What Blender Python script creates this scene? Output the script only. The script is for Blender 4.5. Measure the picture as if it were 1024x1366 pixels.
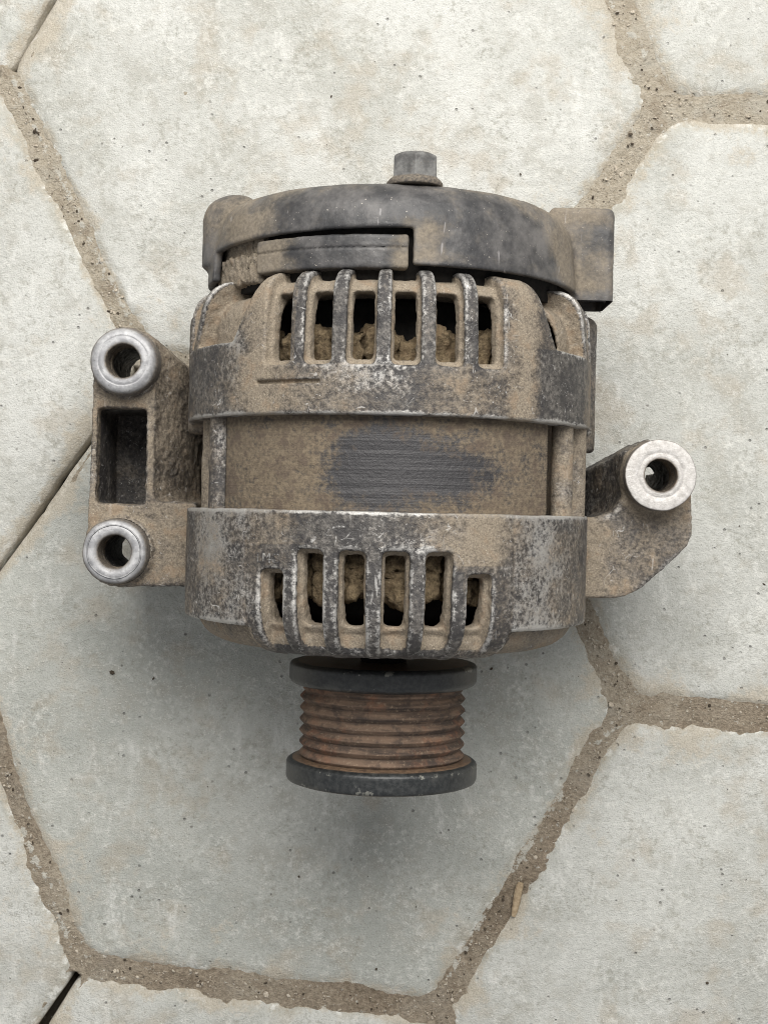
import bpy, math, random
import numpy as np
from mathutils import Vector

# ------------------------------------------------------------------ units
# Lengths are written in "u": one u is 0.26 mm.  The alternator axis lies at z = 0, along y.
K = 0.00026
D = 1900.0          # camera height above the alternator axis
G = -268.0          # height of the paving surface
rng = np.random.default_rng(7)
random.seed(7)
scene = bpy.context.scene
for o in list(bpy.data.objects):
    bpy.data.objects.remove(o)

# ------------------------------------------------------------------ camera
cam_d = bpy.data.cameras.new("camera")
cam = bpy.data.objects.new("camera", cam_d)
scene.collection.objects.link(cam)
cam.location = (0, 0, D * K)
cam.rotation_euler = (0, 0, 0)
cam_d.sensor_fit = 'VERTICAL'
cam_d.sensor_height = 24.0
cam_d.lens = 12.0 * D / 683.0
cam_d.clip_start = 0.01
cam_d.clip_end = 50.0
scene.camera = cam

# ------------------------------------------------------------------ light
world = bpy.data.worlds.new("World")
scene.world = world
world.use_nodes = True
bg = world.node_tree.nodes["Background"]
bg.inputs[0].default_value = (0.97, 0.98, 1.0, 1)
bg.inputs[1].default_value = 0.40


def area(name, loc, target, size, size_y, power, color):
    ld = bpy.data.lights.new(name, 'AREA')
    ld.shape = 'RECTANGLE'
    ld.size, ld.size_y = size, size_y
    ld.energy = power
    ld.color = color
    ob = bpy.data.objects.new(name, ld)
    scene.collection.objects.link(ob)
    ob.location = loc
    ob.rotation_euler = (Vector(target) - Vector(loc)).to_track_quat('-Z', 'Y').to_euler()
    return ob


area("soft_key_light", (0.08, 0.60, 0.78), (0.0, 0.06, -0.05), 0.90, 0.65, 16.4, (1.0, 0.975, 0.93))  # broad unseen area lamp, placed so brightness falls off from top to bottom

scene.view_settings.view_transform = 'Standard'
scene.view_settings.look = 'None'
scene.view_settings.gamma = 1.0
scene.view_settings.use_curve_mapping = False
scene.view_settings.exposure = 0.14
scene.render.engine = 'CYCLES'
scene.cycles.max_bounces = 8
scene.cycles.use_denoising = True
scene.cycles.filter_width = 1.0

# ------------------------------------------------------------------ small maths helpers
ROT = math.radians(-1.3)
OX = 4.0


def ground_pt(X, Y, z=G):
    s = (D - z) / D
    return np.array([(X - 512.0) * s, (683.0 - Y) * s])


def P(X, Y, z=0.0):
    """a measured position at height z -> the alternator's own frame"""
    s = (D - z) / D
    x, y = (X - 512.0) * s - OX, (683.0 - Y) * s
    c, n = math.cos(-ROT), math.sin(-ROT)
    return (x * c - y * n, x * n + y * c)


def smax(a, b, k):
    h = np.maximum(k - np.abs(a - b), 0.0) / k
    return np.maximum(a, b) + h * h * k * 0.25


def smin(a, b, k):
    h = np.maximum(k - np.abs(a - b), 0.0) / k
    return np.minimum(a, b) - h * h * k * 0.25


def poly_sdf(px, py, pts):
    d = np.full(px.shape, 1e9, dtype=np.float32)
    s = np.ones(px.shape, dtype=np.float32)
    n = len(pts)
    for i in range(n):
        ax, ay = pts[i]
        bx, by = pts[i - 1]
        ex, ey = bx - ax, by - ay
        wx, wy = px - ax, py - ay
        t = np.clip((wx * ex + wy * ey) / (ex * ex + ey * ey), 0, 1)
        qx, qy = wx - ex * t, wy - ey * t
        d = np.minimum(d, qx * qx + qy * qy)
        c1, c2, c3 = py >= ay, py < by, ex * wy > ey * wx
        flip = (c1 & c2 & c3) | (~c1 & ~c2 & ~c3)
        s = np.where(flip, -s, s)
    return s * np.sqrt(d)


def box_sdf(x, y, z, c, h, r):
    qx, qy, qz = np.abs(x - c[0]) - h[0] + r, np.abs(y - c[1]) - h[1] + r, np.abs(z - c[2]) - h[2] + r
    return (np.sqrt(np.maximum(qx, 0) ** 2 + np.maximum(qy, 0) ** 2 + np.maximum(qz, 0) ** 2)
            + np.minimum(np.maximum(qx, np.maximum(qy, qz)), 0) - r)


_tab = rng.random((32, 32, 32)).astype(np.float32)


def vnoise(p, cell, seed=0):
    q = p / cell + np.array([seed * 7.31, seed * 3.77, seed * 11.9])
    i = np.floor(q).astype(int)
    f = (q - i)
    f = f * f * (3 - 2 * f)
    r = 0
    for a in (0, 1):
        for b in (0, 1):
            for c in (0, 1):
                w = (f[:, 0] if a else 1 - f[:, 0]) * (f[:, 1] if b else 1 - f[:, 1]) * (f[:, 2] if c else 1 - f[:, 2])
                r = r + w * _tab[(i[:, 0] + a) % 32, (i[:, 1] + b) % 32, (i[:, 2] + c) % 32]
    return r - 0.5


def fbm(p, cell, seed=0, octaves=4, gain=0.55):
    r, a = 0, 1.0
    for o in range(octaves):
        r = r + a * vnoise(p, cell / 2 ** o, seed + o * 5)
        a *= gain
    return r


def surface_net(f, lo, hi, h):
    """solid given by a signed distance function -> vertices and quads"""
    ax = [np.arange(lo[i] - 2 * h, hi[i] + 2.01 * h, h, dtype=np.float32) for i in range(3)]
    nx, ny, nz = map(len, ax)
    V = np.empty((nx, ny, nz), np.float32)
    step = max(1, 400000 // (ny * nz))
    for a in range(0, nx, step):
        X, Y, Z = np.meshgrid(ax[0][a:a + step], ax[1], ax[2], indexing='ij')
        V[a:a + step] = f(X, Y, Z)
    S = V < 0
    cs = np.zeros((nx - 1, ny - 1, nz - 1), np.int8)
    for i in (0, 1):
        for j in (0, 1):
            for k in (0, 1):
                cs += S[i:nx - 1 + i, j:ny - 1 + j, k:nz - 1 + k]
    act = (cs > 0) & (cs < 8)
    idx = np.full(act.shape, -1, np.int32)
    ci, cj, ck = np.nonzero(act)
    idx[ci, cj, ck] = np.arange(len(ci))
    acc = np.zeros((len(ci), 3))
    cnt = np.zeros(len(ci))
    cor = [(0, 0, 0), (1, 0, 0), (0, 1, 0), (1, 1, 0), (0, 0, 1), (1, 0, 1), (0, 1, 1), (1, 1, 1)]
    for a in range(8):
        for b in range(a + 1, 8):
            ca, cb = cor[a], cor[b]
            if sum(abs(ca[t] - cb[t]) for t in range(3)) != 1:
                continue
            va = V[ci + ca[0], cj + ca[1], ck + ca[2]]
            vb = V[ci + cb[0], cj + cb[1], ck + cb[2]]
            m = (va < 0) != (vb < 0)
            t = np.where(m, va / np.where(m, va - vb, 1), 0)
            for q in range(3):
                acc[:, q] += np.where(m, ca[q] + t * (cb[q] - ca[q]), 0)
            cnt += m
    v = acc / cnt[:, None]
    v += np.stack([ci, cj, ck], 1)
    v = v * h + np.array([ax[0][0], ax[1][0], ax[2][0]])
    faces = []
    for axis in range(3):
        o1, o2 = (axis + 1) % 3, (axis + 2) % 3
        sl0 = [slice(1, n - 1) for n in (nx, ny, nz)]
        sl1 = list(sl0)
        sl0[axis] = slice(0, (nx, ny, nz)[axis] - 1)
        sl1[axis] = slice(1, (nx, ny, nz)[axis])
        A, B = S[tuple(sl0)], S[tuple(sl1)]
        e = np.nonzero(A != B)
        inside = A[e]
        base = [e[0].copy(), e[1].copy(), e[2].copy()]
        for t in range(3):
            if t != axis:
                base[t] = base[t] + 1
        def g(d1, d2):
            c = [base[0].copy(), base[1].copy(), base[2].copy()]
            c[o1] = c[o1] - d1
            c[o2] = c[o2] - d2
            return idx[c[0], c[1], c[2]]
        q = np.stack([g(1, 1), g(0, 1), g(0, 0), g(1, 0)], 1)
        q[~inside] = q[~inside][:, ::-1]
        faces.append(q)
    return v, np.concatenate(faces)


def project(f, v, h, it=2):
    e = 0.4
    for _ in range(it):
        d = f(v[:, 0], v[:, 1], v[:, 2])
        g = np.stack([f(v[:, 0] + e, v[:, 1], v[:, 2]) - d, f(v[:, 0], v[:, 1] + e, v[:, 2]) - d,
                      f(v[:, 0], v[:, 1], v[:, 2] + e) - d], 1) / e
        n2 = np.maximum((g * g).sum(1), 0.2)
        st = -(d / n2)[:, None] * g
        L = np.linalg.norm(st, axis=1, keepdims=True)
        v = v + st * np.minimum(1, 0.5 * h / np.maximum(L, 1e-6))
    return v


def vert_normals(v, q):
    n = np.cross(v[q[:, 2]] - v[q[:, 0]], v[q[:, 3]] - v[q[:, 1]])
    N = np.zeros_like(v)
    for k in range(4):
        np.add.at(N, q[:, k], n)
    return N / np.maximum(np.linalg.norm(N, axis=1, keepdims=True), 1e-9)


def smooth_field(v, q, x, it):
    n = len(v)
    deg = np.zeros(n)
    for k in range(4):
        np.add.at(deg, q[:, k], 2)
    for _ in range(it):
        s = np.zeros((n,) + x.shape[1:])
        for k in range(4):
            a, b = q[:, k], q[:, (k + 1) % 4]
            np.add.at(s, a, x[b])
            np.add.at(s, b, x[a])
        s = s / (deg[:, None] if x.ndim > 1 else deg)
        x = 0.5 * x + 0.5 * s
    return x


def curvature(v, q, n, it=6):
    """positive on raised edges, negative in hollows (in u)"""
    return ((v - smooth_field(v, q, v, it)) * n).sum(1)


def obj_from(name, v, faces, mat, parent=None, normals=None, attrs=None, smooth=True):
    me = bpy.data.meshes.new(name)
    v = np.asarray(v, dtype=np.float64)
    faces = np.asarray(faces) if not isinstance(faces, list) else faces
    me.from_pydata((v * K).tolist(), [], faces.tolist() if isinstance(faces, np.ndarray) else faces)
    me.update()
    if smooth:
        me.polygons.foreach_set("use_smooth", np.ones(len(me.polygons), bool))
    if attrs:
        for an, av in attrs.items():
            at = me.attributes.new(an, 'FLOAT', 'POINT')
            at.data.foreach_set("value", np.asarray(av, dtype=np.float32))
    if normals is not None:
        me.normals_split_custom_set_from_vertices(normals.tolist())
    me.materials.append(mat)
    ob = bpy.data.objects.new(name, me)
    scene.collection.objects.link(ob)
    ob.parent = parent
    return ob


def submesh(v, q, keep, n, attrs):
    qq = q[keep]
    used, inv = np.unique(qq, return_inverse=True)
    return v[used], inv.reshape(qq.shape), n[used], {a: x[used] for a, x in attrs.items()}


def lathe(profile, seg=256):
    """profile: list of (radius, y), turned about the y axis"""
    pr = np.array(profile)
    a = np.linspace(0, 2 * np.pi, seg, endpoint=False)
    m = len(pr)
    v = np.stack([np.outer(np.sin(a), pr[:, 0]), np.tile(pr[:, 1], (seg, 1)), np.outer(np.cos(a), pr[:, 0])], -1).reshape(-1, 3)
    i, j = np.meshgrid(np.arange(seg), np.arange(m - 1), indexing='ij')
    i2 = (i + 1) % seg
    q = np.stack([i * m + j, i2 * m + j, i2 * m + j + 1, i * m + j + 1], -1).reshape(-1, 4)
    return v, q[:, ::-1]


# ------------------------------------------------------------------ node materials
class Mat:
    def __init__(s, name):
        s.m = bpy.data.materials.new(name)
        s.m.use_nodes = True
        s.nt = s.m.node_tree
        s.nt.nodes.clear()
        s.out = s.nt.nodes.new("ShaderNodeOutputMaterial")
        s.b = s.nt.nodes.new("ShaderNodeBsdfPrincipled")
        s.nt.links.new(s.b.outputs[0], s.out.inputs[0])
        tc = s.nt.nodes.new("ShaderNodeTexCoord")
        vm = s.nt.nodes.new("ShaderNodeVectorMath")
        vm.operation = 'SCALE'
        vm.inputs[3].default_value = 1.0 / (K * 100.0)
        s.nt.links.new(tc.outputs["Object"], vm.inputs[0])
        s.co = vm.outputs[0]           # 1 = 100 u

    def link(s, a, sock):
        if isinstance(a, (int, float)):
            sock.default_value = a
        elif isinstance(a, tuple):
            sock.default_value = a if len(a) == 4 or sock.type == 'VECTOR' else a + (1,)
        else:
            s.nt.links.new(a, sock)

    def math(s, op, a, b=0.0, clamp=False):
        n = s.nt.nodes.new("ShaderNodeMath")
        n.operation = op
        n.use_clamp = clamp
        s.link(a, n.inputs[0])
        s.link(b, n.inputs[1])
        return n.outputs[0]

    def vec(s, scale=(1, 1, 1), rot=(0, 0, 0), loc=(0, 0, 0), src=None):
        n = s.nt.nodes.new("ShaderNodeMapping")
        n.inputs["Scale"].default_value = scale
        n.inputs["Rotation"].default_value = rot
        n.inputs["Location"].default_value = loc
        s.nt.links.new(src or s.co, n.inputs[0])
        return n.outputs[0]

    def noise(s, scale, detail=4, rough=0.55, vec=None, dist=0.0, w=0):
        n = s.nt.nodes.new("ShaderNodeTexNoise")
        n.inputs["Scale"].default_value = scale
        n.inputs["Detail"].default_value = detail
        n.inputs["Roughness"].default_value = rough
        n.inputs["Distortion"].default_value = dist
        s.nt.links.new(vec or (s.vec(loc=(w * 3.1, w * 1.7, w * 2.3)) if w else s.co), n.inputs["Vector"])
        return n.outputs["Fac"]

    def voronoi(s, scale, feature='F1', vec=None, rand=1.0):
        n = s.nt.nodes.new("ShaderNodeTexVoronoi")
        n.feature = feature
        n.inputs["Scale"].default_value = scale
        n.inputs["Randomness"].default_value = rand
        s.nt.links.new(vec or s.co, n.inputs["Vector"])
        return n

    def rmp(s, x, a, b, lo=0.0, hi=1.0, smooth=True):
        n = s.nt.nodes.new("ShaderNodeMapRange")
        if smooth:
            n.interpolation_type = 'SMOOTHSTEP'
        s.link(x, n.inputs[0])
        for i, t in ((1, a), (2, b), (3, lo), (4, hi)):
            n.inputs[i].default_value = t
        return n.outputs[0]

    def mix(s, f, a, b):
        n = s.nt.nodes.new("ShaderNodeMix")
        n.data_type = 'RGBA'
        s.link(f, n.inputs[0])
        s.link(a, n.inputs[6])
        s.link(b, n.inputs[7])
        return n.outputs[2]

    def attr(s, name, typ='GEOMETRY', out="Fac"):
        n = s.nt.nodes.new("ShaderNodeAttribute")
        n.attribute_type = typ
        n.attribute_name = name
        return n.outputs[out]

    def bump(s, h, strength, dist, nrm=None):
        n = s.nt.nodes.new("ShaderNodeBump")
        n.inputs["Strength"].default_value = strength
        n.inputs["Distance"].default_value = dist * K
        s.link(h, n.inputs["Height"])
        if nrm is not None:
            s.nt.links.new(nrm, n.inputs["Normal"])
        return n.outputs[0]

    def fin(s, color, rough, metal=0.0, normal=None, spec=0.5):
        s.link(color, s.b.inputs["Base Color"])
        s.link(rough, s.b.inputs["Roughness"])
        s.link(metal, s.b.inputs["Metallic"])
        s.b.inputs["Specular IOR Level"].default_value = spec
        if normal is not None:
            s.nt.links.new(normal, s.b.inputs["Normal"])
        return s.m


def cast_metal(name, bias=0.0, dark=(0.038, 0.035, 0.034), mid=(0.165, 0.152, 0.138), bright=(0.56, 0.545, 0.52),
               dust=(0.190, 0.157, 0.118), dust2=(0.300, 0.251, 0.189), grain=1.0, wearb=0.0):
    m = Mat(name)
    big = m.noise(0.85, 3, 0.5, w=1)
    med = m.noise(3.2, 6, 0.62, w=2)
    fine = m.noise(18, 7, 0.72, w=3)
    grit = m.noise(46, 3, 0.6, w=4)
    da, wa = m.attr("dust"), m.attr("wear")
    d = m.math('ADD', m.math('MULTIPLY', m.math('SUBTRACT', big, 0.5), 1.7), m.math('MULTIPLY', m.math('SUBTRACT', med, 0.5), 1.9))
    d = m.math('ADD', d, m.math('MULTIPLY', m.math('SUBTRACT', fine, 0.5), 1.5))
    d = m.math('ADD', d, m.math('MULTIPLY', m.math('SUBTRACT', grit, 0.5), 0.7))
    d = m.math('ADD', m.math('ADD', d, m.math('MULTIPLY', m.math('SUBTRACT', da, 0.5), 1.7)), 0.5 + bias)
    draw = d
    d = m.rmp(d, 0.36, 1.12)
    # bright handled metal on edges and in blotches
    w = m.math('ADD', m.math('MULTIPLY', wa, 1.0), m.math('MULTIPLY', m.math('SUBTRACT', fine, 0.5), 2.0))
    w = m.math('ADD', w, m.math('MULTIPLY', m.math('SUBTRACT', m.noise(1.5, 4, 0.6, w=6), 0.5), 1.3))
    w = m.rmp(m.math('ADD', w, wearb), 0.22, 0.80)
    # fine scratches at two slants
    s1 = m.noise(5.0, 2, 0.5, m.vec((3.2, 0.35, 1.2), (0, 0, 0.5)), 0.6)
    s2 = m.noise(5.0, 2, 0.5, m.vec((0.4, 3.4, 1.0), (0, 0, 0.35), (3, 2, 1)), 0.8)
    thin = m.math('MAXIMUM', m.rmp(s1, 0.70, 0.735), m.rmp(s2, 0.71, 0.745))
    thin = m.math('MULTIPLY', thin, m.rmp(med, 0.42, 0.6))
    base = m.mix(m.rmp(fine, 0.33, 0.67), dark, mid)
    base = m.mix(m.math('MULTIPLY', m.rmp(m.noise(2.6, 6, 0.66, w=14), 0.56, 0.44), 0.75), base, (0.035, 0.033, 0.034))
    base = m.mix(m.math('MULTIPLY', w, 0.8), base, bright)
    dc = m.mix(m.rmp(grit, 0.32, 0.68), dust, dust2)
    dc = m.mix(m.math('MULTIPLY', m.rmp(med, 0.52, 0.66), 0.45), dc, (0.25, 0.17, 0.105))
    dc = m.mix(m.math('MULTIPLY', m.rmp(m.noise(60, 2, 0.5, w=9), 0.66, 0.72), 0.8), dc, (0.55, 0.48, 0.37))
    dc = m.mix(m.math('MULTIPLY', m.rmp(m.noise(26, 4, 0.65, w=11), 0.56, 0.70), 0.55), dc, (0.075, 0.058, 0.042))
    film = m.mix(m.rmp(fine, 0.4, 0.62), (0.135, 0.108, 0.080), (0.225, 0.185, 0.140))
    col = m.mix(m.math('MULTIPLY', m.rmp(draw, -0.15, 0.75), 0.62), base, film)
    col = m.mix(m.math('MULTIPLY', d, 0.9), col, dc)
    dv = m.nt.nodes.new("ShaderNodeVectorMath")
    dv.operation = 'ADD'
    nv = m.nt.nodes.new("ShaderNodeTexNoise")
    nv.inputs["Scale"].default_value = 1.6
    m.nt.links.new(m.co, nv.inputs["Vector"])
    m.nt.links.new(m.co, dv.inputs[0])
    m.nt.links.new(nv.outputs["Color"], dv.inputs[1])
    v1 = m.voronoi(2.0, 'DISTANCE_TO_EDGE', dv.outputs[0])
    v2 = m.voronoi(4.2, 'DISTANCE_TO_EDGE', m.vec((1, 0.55, 1), (0, 0, 0.4), (4, 1, 2), dv.outputs[0]))
    sc = m.math('MULTIPLY', m.rmp(v1.outputs["Distance"], 0.022, 0.004), m.rmp(m.noise(4.5, 4, 0.65, w=21), 0.57, 0.68))
    sc2 = m.math('MULTIPLY', m.rmp(v2.outputs["Distance"], 0.026, 0.006), m.rmp(m.noise(4.4, 4, 0.65, w=23), 0.57, 0.68))
    thin = m.math('MAXIMUM', m.math('MAXIMUM', sc, sc2), m.math('MULTIPLY', thin, 0.7))
    fleck = m.math('MULTIPLY', m.rmp(m.noise(34, 3, 0.6, w=25), 0.63, 0.70), m.rmp(m.noise(2.0, 4, 0.6, w=27), 0.48, 0.62))
    thin = m.math('MULTIPLY', m.math('MAXIMUM', thin, fleck), m.math('SUBTRACT', 1.0, m.math('MULTIPLY', d, 0.75)))
    col = m.mix(m.math('MULTIPLY', thin, 0.6), col, (0.66, 0.645, 0.62))
    met = m.math('MULTIPLY', m.math('SUBTRACT', 1.0, d), m.math('ADD', 0.25, m.math('MULTIPLY', w, 0.35)))
    ro = m.math('ADD', m.math('MULTIPLY', d, 0.42), m.math('SUBTRACT', 0.56, m.math('MULTIPLY', w, 0.12)), True)
    b1 = m.bump(m.math('ADD', grit, m.math('MULTIPLY', fine, 1.6)), 0.45 * grain, 2.2)
    b2 = m.bump(med, 0.35, 5.0, b1)
    return m.fin(col, ro, met, b2)


M_REAR = cast_metal("dusty_rear_casting", -0.07)
M_FRONT = cast_metal("worn_front_casting", -0.12, wearb=0.10)
M_LUG = cast_metal("dusty_bracket_casting", 0.03, grain=1.1)
M_EAR = cast_metal("worn_ear_casting", 0.14, wearb=0.14)


def bare_alu():
    m = Mat("bare_machined_aluminium")
    f = m.noise(14, 6, 0.7)
    g = m.noise(50, 3, 0.6)
    wa = m.attr("face")
    c = m.mix(m.rmp(f, 0.3, 0.7), (0.40, 0.38, 0.36), (0.62, 0.60, 0.58))
    c = m.mix(m.math('MULTIPLY', m.rmp(g, 0.6, 0.75), 0.5), c, (0.85, 0.84, 0.82))
    grime = m.mix(m.rmp(f, 0.35, 0.65), (0.05, 0.042, 0.034), (0.14, 0.11, 0.08))
    c = m.mix(wa, grime, c)
    return m.fin(c, 0.62, m.math('MULTIPLY', wa, 0.35), m.bump(m.math('ADD', f, g), 0.5, 1.5))


def steel(name, a=(0.30, 0.30, 0.31), b=(0.50, 0.50, 0.505), rough=0.48):
    m = Mat(name)
    f = m.noise(7, 6, 0.65)
    g = m.noise(30, 4, 0.6)
    fa = m.attr("face")
    c = m.mix(m.rmp(f, 0.36, 0.66), a, b)
    c = m.mix(m.math('MULTIPLY', m.rmp(g, 0.58, 0.72), 0.6), c, (0.16, 0.145, 0.13))
    d = m.mix(m.rmp(g, 0.3, 0.7), (0.05, 0.042, 0.036), (0.17, 0.14, 0.105))
    c = m.mix(fa, d, c)
    met = m.math('MULTIPLY', fa, 0.5)
    ro = m.math('ADD', m.math('MULTIPLY', f, 0.3), m.math('SUBTRACT', rough + 0.22, m.math('MULTIPLY', fa, 0.22)))
    return m.fin(c, ro, met, m.bump(m.math('ADD', f, g), 0.3, 1.5))


def plastic():
    m = Mat("dusty_black_plastic")
    big = m.noise(1.1, 3, 0.5, w=3, dist=0.4)
    med = m.noise(3.5, 5, 0.6, w=5)
    fine = m.noise(22, 5, 0.65, w=2)
    da = m.attr("dust")
    d = m.math('ADD', m.math('MULTIPLY', m.math('SUBTRACT', big, 0.5), 2.6), m.math('MULTIPLY', m.math('SUBTRACT', med, 0.5), 1.2))
    d = m.math('ADD', d, m.math('MULTIPLY', m.math('SUBTRACT', fine, 0.5), 0.45))
    d = m.math('ADD', m.math('ADD', d, m.math('MULTIPLY', m.math('SUBTRACT', da, 0.5), 1.8)), 0.42)
    d = m.rmp(d, 0.1, 1.0)
    film = m.rmp(m.noise(2.2, 6, 0.65, w=8), 0.35, 0.75)
    base = m.mix(film, (0.030, 0.030, 0.032), (0.135, 0.128, 0.124))
    dust = m.mix(m.rmp(fine, 0.3, 0.7), (0.175, 0.145, 0.108), (0.275, 0.23, 0.172))
    col = m.mix(m.math('MULTIPLY', d, 0.74), base, dust)
    s1 = m.noise(3.0, 2, 0.5, m.vec((2.6, 0.5, 1.0), (0, 0, 0.7)), 1.2)
    col = m.mix(m.math('MULTIPLY', m.rmp(s1, 0.69, 0.74), 0.35), col, (0.42, 0.40, 0.40))
    col = m.mix(m.math('MULTIPLY', m.rmp(m.noise(40, 2, 0.5, w=4), 0.71, 0.75), 0.6), col, (0.5, 0.46, 0.4))
    ro = m.math('ADD', m.math('MULTIPLY', d, 0.4), 0.48, True)
    return m.fin(col, ro, 0.0, m.bump(m.math('ADD', fine, m.math('MULTIPLY', med, 2.0)), 0.3, 1.6), 0.4)


def caked_dust(name, a, b, c2):
    m = Mat(name)
    med = m.noise(4, 6, 0.65)
    fine = m.noise(17, 6, 0.7)
    grit = m.noise(48, 3, 0.6)
    c = m.mix(m.rmp(fine, 0.32, 0.68), a, b)
    c = m.mix(m.math('MULTIPLY', m.rmp(med, 0.5, 0.7), 0.6), c, c2)
    c = m.mix(m.math('MULTIPLY', m.rmp(grit, 0.63, 0.72), 0.6), c, (0.45, 0.37, 0.26))
    return m.fin(c, 0.95, 0.0, m.bump(m.math('ADD', m.math('MULTIPLY', fine, 2.0), grit), 0.8, 3.0), 0.2)


def stator_mat():
    m = Mat("laminated_stator_steel")
    line = m.noise(1.0, 3, 0.7, m.vec((0.25, 46, 0.25)))
    big = m.noise(0.9, 3, 0.55, w=4)
    med = m.noise(4.5, 6, 0.68, w=2)
    fine = m.noise(20, 5, 0.7, w=5)
    da = m.attr("dust")
    d = m.math('ADD', m.math('MULTIPLY', m.math('SUBTRACT', big, 0.5), 1.3), m.math('MULTIPLY', m.math('SUBTRACT', med, 0.5), 2.8))
    d = m.math('ADD', d, m.math('MULTIPLY', m.math('SUBTRACT', fine, 0.5), 2.0))
    d = m.math('ADD', m.math('ADD', d, m.math('MULTIPLY', m.math('SUBTRACT', da, 0.5), 2.1)), 0.46)
    d = m.rmp(d, 0.05, 1.1)
    base = m.mix(m.rmp(line, 0.4, 0.62), (0.034, 0.033, 0.035), (0.066, 0.064, 0.066))
    dust = m.mix(m.rmp(fine, 0.3, 0.7), (0.115, 0.088, 0.060), (0.215, 0.168, 0.112))
    dust = m.mix(m.math('MULTIPLY', m.rmp(med, 0.48, 0.62), 0.65), dust, (0.085, 0.060, 0.046))
    dust = m.mix(m.math('MULTIPLY', m.rmp(m.noise(28, 3, 0.6, w=7), 0.6, 0.7), 0.6), dust, (0.06, 0.045, 0.035))
    col = m.mix(m.math('MULTIPLY', d, 0.88), base, dust)
    b = m.bump(line, 0.25, 1.4)
    b = m.bump(m.math('ADD', m.math('MULTIPLY', fine, 1.5), med), 0.5, 2.0, b)
    return m.fin(col, m.math('ADD', m.math('MULTIPLY', d, 0.4), 0.5), m.math('MULTIPLY', m.math('SUBTRACT', 1.0, d), 0.4), b)


def flange_mat():
    m = Mat("chipped_black_pulley_paint")
    med = m.noise(3.0, 6, 0.65, w=2)
    fine = m.noise(16, 5, 0.7)
    wa = m.attr("wear")
    ru = m.attr("rust")
    chip = m.rmp(m.math('ADD', m.math('ADD', med, m.math('MULTIPLY', fine, 0.35)), m.math('MULTIPLY', wa, 0.10)), 0.82, 0.88)
    c = m.mix(m.rmp(fine, 0.35, 0.7), (0.012, 0.014, 0.015), (0.036, 0.038, 0.038))
    c = m.mix(m.math('MULTIPLY', m.rmp(m.noise(2.0, 5, 0.6, w=5), 0.52, 0.72), 0.6), c, (0.10, 0.098, 0.088))
    c = m.mix(m.math('MULTIPLY', chip, 0.8), c, (0.26, 0.255, 0.225))
    rc = m.mix(m.rmp(fine, 0.3, 0.7), (0.070, 0.048, 0.034), (0.19, 0.125, 0.080))
    c = m.mix(m.rmp(m.math('ADD', ru, m.math('MULTIPLY', m.math('SUBTRACT', med, 0.5), 0.9)), 0.4, 0.75), c, rc)
    return m.fin(c, m.math('ADD', 0.26, m.math('MULTIPLY', fine, 0.3)), m.math('MULTIPLY', chip, 0.5),
                 m.bump(m.math('ADD', fine, m.math('MULTIPLY', chip, -0.6)), 0.35, 1.5))


def rust_mat():
    m = Mat("rusted_pulley_grooves")
    line = m.noise(1.0, 4, 0.65, m.vec((1.1, 9, 1.1)))
    med = m.noise(2.2, 5, 0.6, w=3)
    fine = m.noise(22, 5, 0.7, w=4)
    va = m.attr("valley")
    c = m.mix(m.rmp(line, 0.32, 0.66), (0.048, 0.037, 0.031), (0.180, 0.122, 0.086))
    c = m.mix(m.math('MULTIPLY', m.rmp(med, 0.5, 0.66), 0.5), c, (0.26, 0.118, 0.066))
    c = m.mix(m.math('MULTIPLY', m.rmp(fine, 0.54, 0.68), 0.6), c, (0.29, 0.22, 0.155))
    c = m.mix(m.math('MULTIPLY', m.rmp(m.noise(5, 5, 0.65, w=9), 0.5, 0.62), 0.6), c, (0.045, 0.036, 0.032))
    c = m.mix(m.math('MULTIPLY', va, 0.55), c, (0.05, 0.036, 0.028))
    return m.fin(c, 0.85, 0.0, m.bump(m.math('ADD', fine, m.math('MULTIPLY', line, 0.6)), 0.4, 1.6), 0.3)


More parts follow.
